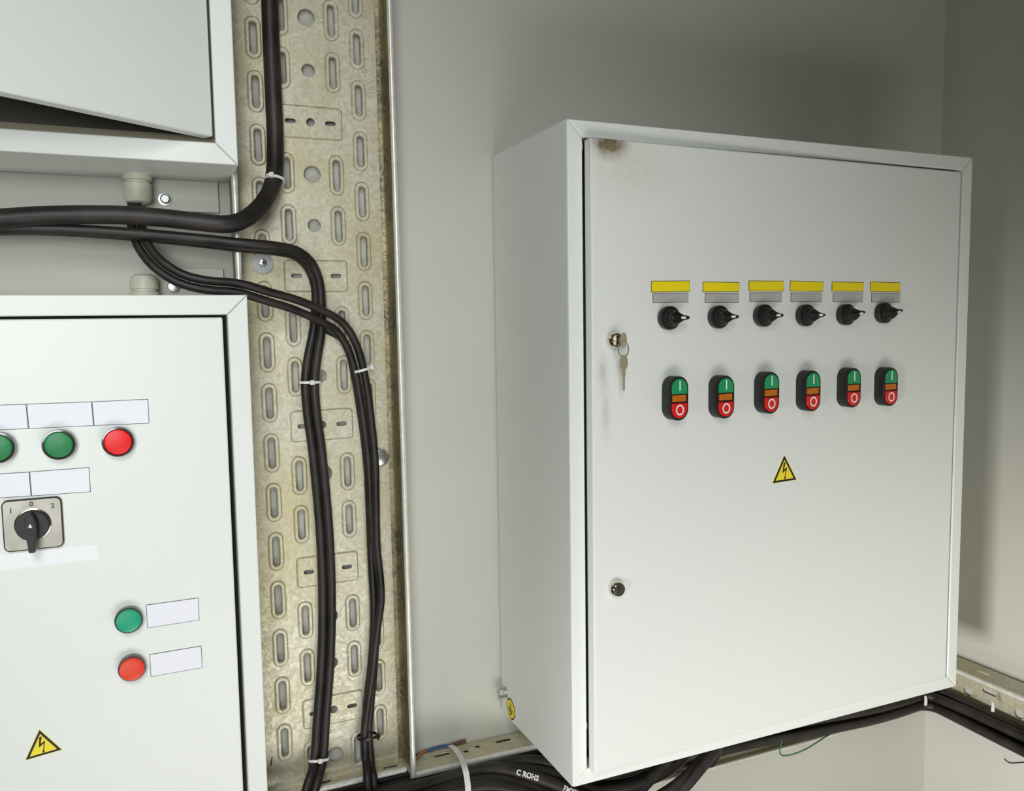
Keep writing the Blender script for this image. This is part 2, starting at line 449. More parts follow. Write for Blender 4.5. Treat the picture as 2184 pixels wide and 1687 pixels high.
# locks ------------------------------------------------
def lock(P, keyed, face, parent_door, ang):
    m = MB()
    m.lathe([(.0116, 0), (.0116, .0028), (.0108, .0048), (.0092, .0092), (.0082, .0100), (.0079, .0096)], mi=0, cap0=True, cap1=False, n=44)
    m.lathe([(.0079, .0078), (.0079, .0096), (.0076, .0100), (.0073, .0097)], cap0=False, cap1=True, n=40)
    m.prism([(-.0012, -.0042), (.0007, -.0042), (.0009, .0004), (.0026, .0012), (.0012, .0047), (-.0006, .0047), (-.0017, .0008)] if not keyed else stadium(0, 0, .003, .011), -.01005, -.0090, 1)
    m.torus((0, -.0098, 0), V((1, 0, 0)), V((0, 0, 1)), .0075, .0075, .00035, 40, 6, 1)
    o = m.build('lock', [CHROME, INK], None, label='chrome cylinder lock')
    o.parent = parent_door
    d = P - V((P_f[0], P_f[1], 0)); o.location = (d.dot(ex), 0, d.z)
    return o
PL1 = FR.base(1314, 725.5, .006); PL2 = FR.base(1318, 1256.5, .006)
lock(PL1, True, FR, door, ang); lock(PL2, False, FR, door, ang)

# keys --------------------------------------------------
def key_mesh(vertical=True, half=False):
    """key outline in XZ, bow on top, blade down; origin at the bow hole"""
    out = []
    for k in range(25):
        a = -pi / 2 + .45 + (2 * pi - .9) * k / 24
        out.append((.0056 * math.cos(a), -.0062 + .0098 * math.sin(a)))
    out += [(-.0021, -.0158), (-.0021, -.021), (-.0013, -.0225), (-.0013, -.0405), (0, -.0422), (.0013, -.0405),
            (.0009, -.0385), (.0016, -.0365), (.0009, -.0345), (.0016, -.0325), (.0008, -.030), (.0016, -.0275), (.0010, -.0255), (.0021, -.0225), (.0021, -.0158)]
    hole = circ(0, .0002, .0013, 12)
    return cut_sheet(out[::-1], [hole], .0018)
def key(name, label, P, rot):
    vs, fs = key_mesh(); me = MB().add(vs, fs)
    o = me.build(name, BRASSY, None, smooth=False); o.location = P; o.rotation_euler = rot
    return tag(o, label, 'key')
# the key in the lock: blade along the cylinder axis, bow turned upright
vs, fs = key_mesh()
K = MB().add([(v[1], v[2] * 1.0, v[0] * 1.75) for v in vs], fs)   # blade runs into +Y... flipped below
K.v = [(x, -(y + .036), z) if 0 else (x, y, z) for x, y, z in K.v]
# bow sits at the outer end (y = -0.0265 from the door)
K.v = [(x, -.0235 - y * .55, z) for x, y, z in K.v]
K.v = [(x, min(y, -.0092), z * (.35 if y > -.0135 else 1)) for x, y, z in K.v]
k1 = K.build('key', BRASSY, None, smooth=False); k1.location = PL1; k1.rotation_euler = (0, 0, ang + .12)
tag(k1, 'brass coloured key pushed into the upper lock of the large cabinet', 'key')
PK = FR.pt(1330, 762, .020)
RC = FR.pt(1330, 744.5, .022)
rg = MB().torus((0, 0, 0), V((1, 0, 0)), V((0, 0, 1)), .0088, .0104, .0006, 48, 8).torus((0, .0007, 0), V((1, 0, 0)), V((0, 0, 1)), .0088, .0104, .0006, 48, 8)
rgo = rg.build('key_ring', STEEL, None); rgo.location = RC; rgo.rotation_euler = (0, 0, ang + .2)
tag(rgo, 'thin steel split ring joining the lock key and the hanging key', 'key ring')
key('key', 'brass coloured spare key hanging from the ring below the upper lock', RC + V((0, 0, -.0108)), (0, 0, ang - .1))

# rotary switches on right door ---------------------------
def small_switch():
    m = MB().lathe([(.0152, 0), (.0156, .0015), (.0156, .0085), (.0146, .0098), (.0118, .0104)], cap1=False, n=48)
    m.lathe([(.0118, .0104), (.0112, .0135), (.0100, .0150)], cap0=False, n=48)
    b = m.build('rotary_switch', BLACKP, None)
    # teardrop handle pointing right
    def out(i, s=1.0):
        P = []
        r = .0092 - i
        for k in range(17):
            a = math.radians(52) + math.radians(256) * k / 16; P.append((r * math.cos(a), r * math.sin(a)))
        P += [(.0120, -.0040 + i), (.0205, -.0022 + i), (.0222 - i, -.0012), (.0222 - i, .0012), (.0205, .0022 - i), (.0120, .0040 - i)]
        return P
    h = MB()
    R = []
    for i, hh in ((0, .0145), (0, .0195), (.0012, .0215)):
        R.append([(p[0], -hh - (0 if p[0] < .005 else 0), p[1]) for p in out(i)])
    h.rings(R)
    # central grip ridge
    h.prism([(-.008, -.0024), (.012, -.0020), (.012, .0020), (-.008, .0024)], -.0262, -.021)
    hd = sub(h.build('handle', BLACKP, None, bevel=.0006), b)
    mk = MB().prism([(.0040, -.0015), (.0108, -.0014), (.0108, .0014), (.0040, .0015)], -.0268, -.0210)
    sub(mk.build('white_pointer', WHITEM, None, smooth=False), b)
    return b
SW = [(1430, 678), (1536, 676), (1632, 673), (1722, 672.5), (1808, 671), (1889, 667.5)]
sw0 = small_switch()
place(sw0, FR.base(*SW[0], .008), ang, cab_r)
sw0['label'] = 'black rotary switch'
sws = [sw0]
for i, p in enumerate(SW[1:]):
    c = copy_part(sw0, FR.base(*p, .008), ang, cab_r); sws.append(c)
for i in (4, 5):
    for ch in sws[i].children: ch.rotation_euler = (0, -.16, 0)
# label plates ------------------------------------------
YL = [((1388.5, 599), (1471, 598.5), (1471, 622), (1388.5, 623.5)), ((1498.5, 600.6), (1576.8, 602), (1576.5, 622.5), (1498.5, 623)),
      ((1596.7, 598.5), (1671, 599), (1671, 621), (1596.7, 621)), ((1684.8, 598.5), (1755.8, 601), (1755, 622), (1684, 621)),
      ((1774, 600.6), (1841.7, 602), (1841, 622), (1773.5, 621)), ((1855.9, 600.6), (1919.8, 602.7), (1919.5, 623), (1855.5, 622))]
GL = [((1391.6, 625.5), (1468, 624.5), (1468, 644.8), (1392.5, 646.4)), ((1503.4, 625.5), (1575.4, 625.5), (1575.4, 645.9), (1503, 645.9)),
      ((1598.5, 623.7), (1667.6, 623.6), (1667, 643.5), (1598.5, 643.8)), ((1686.5, 624), (1752.7, 624.5), (1752.3, 643.8), (1686, 643.8)),
      ((1776.4, 623.6), (1840.5, 624.6), (1840, 644.6), (1776, 643.6)), ((1858.4, 624.4), (1919.5, 625.2), (1919, 645.4), (1858, 644.8))]
for q in YL: sticker(FR, q, 'yellow_label', [YELLOW, INK], cab_r, .0007, 'blank yellow label with a black outline')
for q in GL: sticker(FR, q, 'name_plate', [ENGR, INK], cab_r, .0006, 'small silver grey name plate')
# twin push buttons --------------------------------------
def twin_button():
    w, h = .0305, .0590
    f = lambda i: stadium(0, 0, w, h, 14, i)
    b = MB().sheet(f, [(0, 0), (0, .0165), (.0008, .0178), (.0024, .0178), (.0028, .0166)]).build('twin_push_button', BLACKP, None)
    ri = w / 2 - .0031; zt = h / 2 - w / 2
    def cap(sign, d=0):
        P = []
        for k in range(19):
            a = pi * k / 18; P.append(((ri - d) * math.cos(a), sign * (zt + (ri - d) * math.sin(a))))
        zi = .0062
        P += [(-(ri - d), sign * (zi + d)), ((ri - d), sign * (zi + d))]
        return P
    for nm, sg, mt in (('start_button', 1, GREENT), ('stop_button', -1, REDT)):
        R = [[(p[0], -hh, p[1]) for p in cap(sg, i)] for i, hh in ((0, .016), (0, .0186), (.0006, .0192))]
        m = MB().rings(R)
        if sg > 0: m.prism([(-.0009, .0105), (.0009, .0105), (.0009, .0235), (-.0009, .0235)], -.0195, -.0190, 1)
        else:
            R2 = [[(r * math.cos(2 * pi * k / 36), -.0195, -.0152 + 1.12 * r * math.sin(2 * pi * k / 36)) for k in range(36)] for r in (.0046, .0064)]
            R2 = [[(x, -.0190, z) for x, y, z in R2[0]]] + R2 + [[(x, -.0190, z) for x, y, z in R2[1]]]
            m.rings(R2, 1, False, False)
        sub(m.build(nm, [mt, WHITEM], None, label=('green button marked I' if sg > 0 else 'red button marked O')), b)
    a = MB().prism([(-ri + .0012, -.0042), (ri - .0012, -.0042), (ri - .0012, .0046), (-ri + .0012, .0046)], -.0185, -.016)
    sub(a.build('indicator_lens', AMBER, None, bevel=.0005, label='amber rectangular lens'), b)
    return b
TB = [(1449, 850), (1548, 847), (1645, 838), (1734, 834), (1821, 827), (1900.5, 825)]
tb0 = twin_button(); place(tb0, FR.base(*TB[0], .018), ang, cab_r)
tb0['label'] = 'black oval twin push button'
for p in TB[1:]: copy_part(tb0, FR.base(*p, .018), ang, cab_r)
tri_sticker(FR, [(1672.5, 968.5), (1700, 1024), (1645.5, 1032.5)], cab_r, 'yellow triangular lightning sticker')
# earth bolt and sticker on the left side
eb = atx(1079, 1476, 0)
m = MB(); y, z = eb.y, eb.z
m.lathe([(.0085, 0), (.0085, .002)], (0, y, z), 'x', 28); m.lathe([(.0062, .002), (.0062, .004)], (0, y, z), 'x', 24)
m.lathe([(.0078, .004), (.0078, .0058)], (0, y, z), 'x', 28)
m.lathe([(.0072, .0058), (.0075, .0068), (.0075, .0125), (.0066, .0135)], (0, y, z), 'x', 6)
m.build('earth_bolt', STEEL, cab_r, smooth=False, label='zinc plated hexagon bolt')
es = atx(1089.5, 1512, 0)
m = MB(); m.lathe([(.0165, 0), (.0165, .0003)], (0, es.y, es.z), 'x', 36, 1); m.lathe([(.0145, .0003), (.0145, .0006)], (0, es.y, es.z), 'x', 36, 0)
for k, (hw, dz) in enumerate(((.0095, -.001), (.0062, -.0048), (.003, -.0084))):
    m.box(-.0010, -.0005, es.y - hw, es.y + hw, es.z + dz - .0008, es.z + dz + .0008, 1)
m.box(-.0010, -.0005, es.y - .0007, es.y + .0007, es.z - .001, es.z + .0095, 1)
m.build('earth_sticker', [YELST, INK], cab_r, smooth=False, label='round yellow earth symbol sticker')

# ---- lower left cabinet
LX1 = -.3798; LX0 = LX1 - .60; LD = .1347
cab_l = thing('control_cabinet', 'light grey cabinet with round pilot lights and a 1-0-2 selector switch, below the open one', 'electrical cabinet', ((LX0 + LX1) / 2, 0, -.012))
cabinet_body(cab_l, LX0, LX1, -.012, .6593, LD, .0236)
MB().box(LX0 + .030, -.4093, -LD - .0006, -LD + .015, .018, .6325).build('door', PAINT_D, cab_l, bevel=.002, seg=3)
sticker(FL, ((-60, 865.5), (56, 861.5), (61, 914.5), (-60, 919.5)), 'blank_label', [PAPER, INK], cab_l, .0006)
sticker(FL, ((56.5, 861.5), (195.5, 856.5), (200, 908), (61.5, 914.5)), 'blank_label', [PAPER, INK], cab_l, .0006)
sticker(FL, ((196, 856.5), (316, 851), (318.5, 903), (200.5, 908)), 'blank_label', [PAPER, INK], cab_l, .0006)
sticker(FL, ((-60, 1014), (62.5, 1006), (67, 1058), (-60, 1065.5)), 'blank_label', [PAPER, INK], cab_l, .0006)
sticker(FL, ((63, 1006), (190.5, 996.5), (193.5, 1049), (67.5, 1058)), 'blank_label', [PAPER, INK], cab_l, .0006)
sticker(FL, ((311, 1290), (423.5, 1274.5), (425.5, 1322.5), (314.5, 1339.5)), 'blank_label', [PAPER, INK], cab_l, .0006)
sticker(FL, ((318.5, 1395.5), (429.5, 1377), (432, 1424), (321.5, 1443.5)), 'blank_label', [PAPER, INK], cab_l, .0006)
sticker(FL, ((-60, 1190), (206.5, 1160.5), (209.5, 1192), (-60, 1224)), 'tape_strip', [TAPE, TAPE], cab_l, .0003, 'shiny white blank tape strip')
tri_sticker(FL, [(83.5, 1553.5), (135, 1599), (52, 1623)], cab_l, 'yellow triangular lightning sticker')

def round_device(name, kind, lensm, labels):
    if kind == 'light':
        b = MB().lathe([(.0168, 0), (.0170, .004), (.0172, .0098), (.0168, .0112), (.0150, .0114), (.0146, .0105)], n=56).build(name, SMOKE, None, label=labels[0])
        l = MB().lathe([(.0146, .009), (.0146, .0115), (.0138, .0132), (.0115, .0138)], n=48).build('lens', lensm, None)
    else:
        b = MB().lathe([(.0150, 0), (.0152, .003), (.0155, .0095), (.0150, .0108), (.0136, .0108), (.0134, .0095)], n=56).build(name, GREYP if 0 else SMOKE, None, label=labels[0])
        l = MB().lathe([(.0138, .009), (.0138, .0118), (.0130, .0130), (.0100, .0122), (.004, .0119)], n=48).build('button_cap', lensm, None)
    sub(l, b); l['label'] = labels[1]
    return b
def dev(px, py, off, ob): place(ob, FL.base(px, py, off), 0, cab_l); return ob
dev(251.5, 943, .012, round_device('pilot_light', 'light', REDL, ('red pilot light', 'red lens')))
g1 = dev(125, 949, .012, round_device('pilot_light', 'light', GREENL, ('green pilot light', 'green lens')))
g2 = copy_part(g1, FL.base(-6, 955.5, .012), 0, cab_l)
dev(274.5, 1324, .011, round_device('push_button', 'push', GREENB, ('turquoise green push button', 'turquoise green cap')))
dev(281.5, 1427, .011, round_device('push_button', 'push', REDB, ('orange red push button', 'orange red cap')))
# 1-0-2 cam switch
PC = FL.base(70.5, 1118, .004)
hw, hh = .0295, .0290
b = MB()
b.sheet(lambda i: rrect(-hw, hw, -hh, hh, .0065, 6, i), [(0, 0), (0, .0042), (.0005, .0046)], 1)
b.sheet(lambda i: rrect(-hw, hw, -hh, hh, .0065, 6, i + .0013), [(0, .0044), (0, .0050)], 0)
for t, x, z, s in (('1', -.0205, .0172, .0078), ('0', -.0002, .0230, .0078), ('2', .0205, .0190, .0078)):
    vs, fs = text_geo(t, s, .0001, .00012); b.add([(v[0] + x, v[1] - .0051, v[2] + z) for v in vs], fs, 1)
cs = b.build('selector_switch', [PLATE, INK], None, smooth=False, label='square silver plate marked 1 0 2')
place(cs, PC, 0, cab_l)
kn = MB().lathe([(.0182, .0050), (.0182, .0062), (.0172, .0066)], n=48).build('knob_ring', CHROME, None); sub(kn, cs)
kb = MB().lathe([(.0170, .0066), (.0170, .0120), (.0160, .0135)], n=48).build('knob', BLACKP, None); sub(kb, cs)
h = MB()
def hout(i):
    P = [(0, .0172 - i), (.0032 - i * .6, .0125), (.0052 - i, .0060), (.0058 - i, -.002), (.0050 - i, -.010), (.0040 - i, -.0180), (.0034 - i, -.0265 + i), (.0022, -.0278 + i)]
    return P + [(-p[0], p[1]) for p in P[:0:-1]]
h.rings([[(p[0] * 1.15, -.0130, p[1]) for p in hout(0)], [(p[0], -.0255, p[1]) for p in hout(0)], [(p[0], -.0272, p[1]) for p in hout(.0012)]])
h.torus((0, -.0272, -.0045), V((1, 0, 0)), V((0, 0, 1)), .0028, .0028, .0004, 24, 6)
sub(h.build('handle', BLACKP, None, angle=50), cs)
sub(MB().prism([(-.0019, .0012), (.0019, .0012), (0, .0056)], -.0276, -.0268).build('white_pointer', WHITEM, None, smooth=False), cs)
# gland and lug of the lower cabinet
def gland(px, z, up, parent, r=.0165):
    p = atz(px, 600, z) if 0 else None
def gland_at(x, y, z, up, parent, L=.036, label='cream plastic cable gland'):
    s = 1 if up else -1
    prof = [(.0178, 0), (.0178, .0075), (.0150, .0082), (.0150, .0110), (.0168, .0116), (.0168, L - .008), (.0140, L - .002), (.0105, L)]
    m = MB(); R = []
    for r, hgt in prof:
        n = 30; R.append([(x + r * math.cos(2 * pi * k / n), y + r * math.sin(2 * pi * k / n), z + s * hgt) for k in range(n)])
    m.rings(R); o = m.build('cable_gland', CREAMP, parent, label=label)
    return o
def lug(x0, x1, z0, z1, parent):
    MB().box(x0, x1, -.0068, -.0042, z0, z1).build('mounting_lug', LUGM, parent, bevel=.0006)
UX1 = -.3838; UX0 = UX1 - .60; UZ0 = .814
cab_u = thing('control_cabinet', 'light grey cabinet at the top left with its door standing ajar', 'electrical cabinet', ((UX0 + UX1) / 2, 0, UZ0))
cabinet_body(cab_u, UX0, UX1, UZ0, UZ0 + .62, LD, .0245, lip=LIPM)
gland_at(-.4965, -.030, UZ0, False, cab_u)
gland_at(-.4945, -.026, .6593, True, cab_l, .030)
lug(-.4872, -.398, .7735, UZ0 - .0002, cab_u); lug(-.4850, -.396, .6596, .6990, cab_l)
# ajar door, hinged on its right edge
ph = V((-.4106, -.1352, 0)); a = math.radians(33.0)
dwid = .545
exu = V((math.cos(a), math.sin(a), 0))
du = MB().box(-dwid, 0, 0, .0175, UZ0 + .0310, UZ0 + .5905).build('door', PAINT_D, None, bevel=.002, seg=3)
place(du, ph, a, cab_u)
inn = MB().box(UX0 + .04, UX1 - .04, -.020, -.0065, UZ0 + .035, UZ0 + .58).build('mounting_plate', INNER, cab_u)

# ------------------------------------------------------------------ vertical perforated tray
TC = -.2745; TY = -.014; PIT = .06977
tray = thing('cable_tray', 'wide vertical galvanised cable tray with rows of raised slots between the cabinets', 'cable tray', (TC, 0, .45))
XA, XB, XC_, XD = -.3435, -.3072, -.2392, -.2042
TX0, TX1 = -.3840, -.1655; TZ0, TZ1 = -.0415, 1.70
holes = []; emb = MB()
def lx(x, z): return (x - TC, z - .45)
def emboss_slot(cx, cz, w=.0222, h=.0565, wi=.0084, hi=.0415):
    # pressed collar round the slot: rises, rounds over and dips back through the hole
    f = lambda i, j: stadium(cx, cz, w - 2 * i, h - 2 * j, 8)
    prof = [(0, 0, 0), (.0006, .0006, -.0006), (.0012, .0012, .0008), (.0018, .0018, .0022), (.0026, .0026, .0027), (.0052, .0056, .0027), (.0063, .0068, .0018), ((w - wi) / 2, (h - hi) / 2, -.0002), ((w - wi) / 2, (h - hi) / 2, -.0034)]
    emb.rings([[(p[0], -hh, p[1]) for p in f(i, j)] for i, j, hh in prof], 0, False, False)
    holes.append(stadium(cx, cz, w, h, 8))
k = -12
while True:
    z = .8650 - PIT * (k)
    k += 1
    if z < -.02 or k > 40: 
        if z < -.02: break
        continue
    if z > 1.66: continue
    for X in (XA, XD): emboss_slot(*lx(X, z))
for k in range(-11, 14):
    z = .8298 - PIT * k
    if z < -.02 or z > 1.62: continue
    if k % 3 != 2:
        for X in (XB, XC_): emboss_slot(*lx(X, z if z > 0 else z + .0005))
        r = .0118 if k % 3 == 0 else .0092
        cx, cz = lx(-.2726, z)
        holes.append(circ(cx, cz, r))
        emb.rings([[(p[0], -hh, p[1]) for p in circ(cx, cz, rr)] for rr, hh in ((r, 0), (r - .0004, -.0008), (r - .0004, -.0016))], 0, False, False)
    else:
        cx, cz = lx(-.2726, z); hwp, hhp = .0445, .0225
        holes.append(rrect(cx - hwp, cx + hwp, cz - hhp, cz + hhp, .006, 4))
        sm = [stadium(cx - .0272, cz, .0150, .0062, 5), stadium(cx + .0272, cz, .0150, .0062, 5), circ(cx, cz, .0058, 18)]
        rr_ = lambda i: rrect(cx - hwp, cx + hwp, cz - hhp, cz + hhp, .006, 4, i)
        emb.rings([[(p[0], -hh, p[1]) for p in rr_(i)] for i, hh in ((0, 0), (.0005, -.0007), (.0012, .0010), (.0024, .0020))], 0, False, False)
        vs, fs = cut_sheet(rr_(.0024), sm, .0012)
        emb.add([(v[0], v[1] - .0014, v[2]) for v in vs], fs)
x0, z0 = lx(TX0 + .0105, TZ0); x1, z1 = lx(TX1 - .0105, TZ1)
vs, fs = cut_sheet([(x0, z0), (x1, z0), (x1, z1), (x0, z1)], holes, .0015)
bp = MB(); bp.add([(v[0], v[1] + .00075, v[2]) for v in vs], fs); bp.add(emb.v, emb.f)
ob = bp.build('perforated_base', GALV, None, angle=30); ob.parent = tray; ob.location = (0, TY, 0)
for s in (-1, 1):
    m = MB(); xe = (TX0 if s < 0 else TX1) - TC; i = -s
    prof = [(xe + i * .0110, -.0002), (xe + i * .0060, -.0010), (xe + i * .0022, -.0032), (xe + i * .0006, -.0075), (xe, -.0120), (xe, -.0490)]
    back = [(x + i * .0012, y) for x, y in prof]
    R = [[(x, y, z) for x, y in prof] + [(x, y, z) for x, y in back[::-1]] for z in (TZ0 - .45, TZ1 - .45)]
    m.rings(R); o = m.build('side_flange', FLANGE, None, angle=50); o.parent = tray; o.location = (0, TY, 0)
    m = MB(); cx = xe + i * .0036; R = []
    for z in (TZ0 - .45, TZ1 - .45):
        R.append([(cx + .0040 * math.cos(2 * pi * q / 20), -.0495 - .0036 * math.sin(2 * pi * q / 20), z) for q in range(20)])
    m.rings(R); o = m.build('rolled_rim', RIM2, None, angle=50); o.parent = tray; o.location = (0, TY, 0)
tray.rotation_euler = (0, -.0048, 0)

# ------------------------------------------------------------------ horizontal trays
def htray(name, label, ztop, zbot, along, a0, a1, depth_segs, slots_top, bdepth, rim=True):
    """tray lying on edge against a wall: along='x' back wall, 'y' right wall"""
    e = thing(name, label, 'cable tray', (0, 0, 0))
    tf = (lambda s, d, z: (s, -d, z)) if along == 'x' else (lambda s, d, z: (XR - d, -s, z))
    # base
    hl = []
    if along == 'y':
        for kk in range(0, 24):
            s = .10 + kk * .105
            hl.append(circ(s, ztop - .062, .0095, 20)); hl.append(stadium(s + .045, ztop - .045, .030, .009, 5)); hl.append(stadium(s + .045, ztop - .080, .026, .010, 5))
    else:
        for kk in range(0, 24):
            s = -.95 + kk * .078
            if s + .02 < a1: hl.append(stadium(s, ztop - .045, .030, .009, 5)); hl.append(stadium(s, ztop - .09, .030, .009, 5))
    vs, fs = cut_sheet([(a0, zbot), (a1, zbot), (a1, ztop), (a0, ztop)], hl, .0015)
    m = MB(); m.add([tf(v[0], .006 - v[1], v[2]) for v in vs], fs)
    m.build('perforated_base', GALV, e)
    # top flange, flat sheet with slots in it
    for (s0, s1, dp) in depth_segs:
        hs = [stadium(c, d, w, .0085, 5) for (c, d, w) in slots_top if s0 < c < s1]
        vs, fs = cut_sheet([(s0, .0068), (s1, .0068), (s1, dp), (s0, dp)], hs, .0015)
        m = MB(); m.add([tf(v[0], v[2], ztop + v[1] - .0008) for v in vs], fs)
        m.build('top_flange', GALV, e)
        m = MB(); R = []
        for s in (s0, s1):
            R.append([tf(s, dp + .0042 * math.sin(2 * pi * q / 16), ztop - .0030 + .0048 * math.cos(2 * pi * q / 16)) for q in range(16)])
        m.rings(R); m.build('rolled_rim', RIM2, e)
    if bdepth:
        (s0, s1, dp) = bdepth
        m = MB()
        vs, fs = cut_sheet([(s0, .0068), (s1, .0068), (s1, dp), (s0, dp)], [], .0015)
        m.add([tf(v[0], v[2], zbot - v[1]) for v in vs], fs)
        m.build('bottom_flange', GALV, e)
        m = MB(); R = []
        for s in (s0, s1):
            R.append([tf(s, dp + .0030 * math.sin(2 * pi * q / 12), zbot + .0022 + .0034 * math.cos(2 * pi * q / 12)) for q in range(12)])
        m.rings(R); m.build('rolled_rim', RIM2, e)
    return e
slots = []
for px, py in ((690, 1668), (835, 1640)):
    p = atz(px, py, -.042); slots.append((p.x, .0195, .023))
for px, py in ((940, 1606), (1073, 1580)):
    p = atz(px, py, -.042); slots.append((p.x, .020, .026))
p = atz(1016, 1590, -.042); slots.append((p.x, .020, .0087)); p = atz(992, 1600, -.042); slots.append((p.x, .026, .0087))
for kk in range(8): slots.append((.10 + kk * .1, .022, .028))
t1 = htray('cable_tray', 'horizontal galvanised cable tray on edge along the back wall below the large cabinet', -.0415, -.1840, 'x', -1.2, XR - .008,
      [(-1.2, -.1690, .031), (-.1685, XR - .07, .0545)], slots, (-1.2, .690, .022))
t2 = htray('cable_tray', 'horizontal galvanised cable tray on the right wall, round holes showing above black cables', -.0535, -.1900, 'y', .008, 2.6,
      [(.07, 2.6, .062)], [(.15 + kk * .105, .03, .028) for kk in range(22)], None)

# ------------------------------------------------------------------ cables
def cable(name, pts, r, label, cat='cable', group=None, m=BLACKC, n=16, step=.01):
    P = catmull(pts, step); o = MB().tube(P, r, n).build(name, m, None, angle=80)
    tag(o, label, cat, group); return o, P
# thick cable
thick = pix([(548, -560, -.024), (560, -300, -.024), (573, -60, -.024), (577, 60, -.024), (583, 200, -.025), (587, 310, -.028), (583, 385, -.040), (562, 432, -.060), (528, 464, -.078), (488, 478, -.086), (430, 474, -.084), (350, 465, -.080), (270, 459, -.078), (180, 458, -.076), (90, 460, -.076), (0, 466, -.078), (-120, 476, -.080), (-400, 500, -.080)])
cable('power_cable', thick, .0112, 'thickest black cable, coming down the tray top and bending away to the left')
# two cables side by side: left run, bend, then down the middle of the tray
base_l = [(-400, 520, -.058), (-120, 494, -.058), (0, 489, -.058), (120, 490, -.060), (280, 500, -.062), (420, 513, -.066), (510, 523, -.076), (585, 530, -.072), (632, 541, -.052), (662, 568, -.034), (677, 610, -.026), (679, 660, -.0255), (676, 710, -.0245), (667, 760, -.0245), (661, 815, -.0245), (665, 880, -.0245), (676, 960, -.0245), (686, 1060, -.0245), (693, 1150, -.0245), (697, 1250, -.0245), (697, 1350, -.0245), (693, 1440, -.0245), (686, 1530, -.0255), (680, 1615, -.030), (668, 1665, -.050), (640, 1740, -.066), (560, 1850, -.075)]
P = catmull(pix(base_l), .008)
def strands(P, offs, amp):
    """offs: list of phase functions -> lists of points twisted round path P"""
    out = []
    for fn in offs:
        pts = []; s = 0
        for i, p in enumerate(P):
            t = (P[min(i + 1, len(P) - 1)] - P[max(i - 1, 0)]).normalized()
            if i: s += (P[i] - P[i - 1]).length
            b = t.cross(V((0, 1, 0))); b = b.normalized() if b.length > .1 else V((0, 0, 1))
            c = V((0, -1, 0)); c = (c - t * c.dot(t)).normalized()
            ph, am = fn(s, i / len(P)); pts.append(p + b * math.cos(ph) * am + c * math.sin(ph) * am)
        out.append(pts)
    return out
wob = lambda s: .35 * math.sin(s * 9)
A_, B_ = strands(P, [lambda s, u: (.15 + wob(s) * .5 + (1.2 if u < .42 else max(0, 1.2 - (u - .42) * 14)), .0062), lambda s, u: (pi + .15 + wob(s) * .5 + (1.2 if u < .42 else max(0, 1.2 - (u - .42) * 14)), .0062)], 0)
for pts, lb in ((A_, 'black cable on the right of the pair running down the middle of the vertical tray'), (B_, 'black cable on the left of the pair running down the middle of the vertical tray')):
    o = MB().tube(pts, .0062 if pts is B_ else .0064, 16).build('control_cable', BLACKC, None, angle=80); tag(o, lb, 'cable', 'cable pair down the tray middle')
PAIR_L = P
# gland cables sweeping over to the right side of the tray
base_r = [(286, 425, -.030), (287, 446, -.036), (291, 480, -.046), (304, 522, -.058), (335, 562, -.070), (385, 594, -.078), (440, 608, -.082), (490, 612, -.082), (525, 618, -.082), (570, 632, -.078), (630, 650, -.066), (690, 676, -.050), (727, 700, -.036), (751, 740, -.032), (766, 790, -.0290), (777, 850, -.0282), (786, 920, -.0282), (793, 990, -.0282), (796, 1080, -.0282), (799, 1160, -.0282), (808, 1230, -.0282), (811, 1280, -.0282), (803, 1350, -.0282), (796, 1430, -.0282), (788, 1500, -.0282), (782, 1560, -.0285), (785, 1620, -.034), (790, 1655, -.056), (800, 1720, -.068), (850, 1830, -.07)]
P = catmull(pix(base_r), .008)
tw = lambda s: .25 + max(0, s - .42) * 4.0
am = lambda s: .003 if s < .02 else (.0058 + .0016 * math.exp(-((s - .33) / .08) ** 2))
S = strands(P, [lambda s, u: (tw(s), am(s)), lambda s, u: (pi + tw(s), am(s))], 0)
for pts, lb in zip(S, ('black cable from the cream gland, the upper one crossing the vertical tray', 'black cable from the cream gland, the lower one crossing the vertical tray')):
    o = MB().tube(pts, .0054, 14).build('control_cable', BLACKC, None, angle=80); tag(o, lb, 'cable', 'cable pair from the gland')
PAIR_R = P
third = pix([(676, 664, -.0300), (686, 688, -.0215), (700, 705, -.0212), (722, 716, -.0212), (741, 740, -.0212), (754, 790, -.0212), (766, 860, -.0212), (776, 930, -.0212), (784, 1010, -.0212), (788, 1100, -.0212), (792, 1200, -.0212), (797, 1300, -.0212), (793, 1400, -.0212), (784, 1480, -.0212), (777, 1560, -.0215), (780, 1620, -.030), (782, 1660, -.056), (780, 1760, -.066)])
cable('control_cable', third, .0054, 'thin black cable lying behind the right hand bundle in the vertical tray')

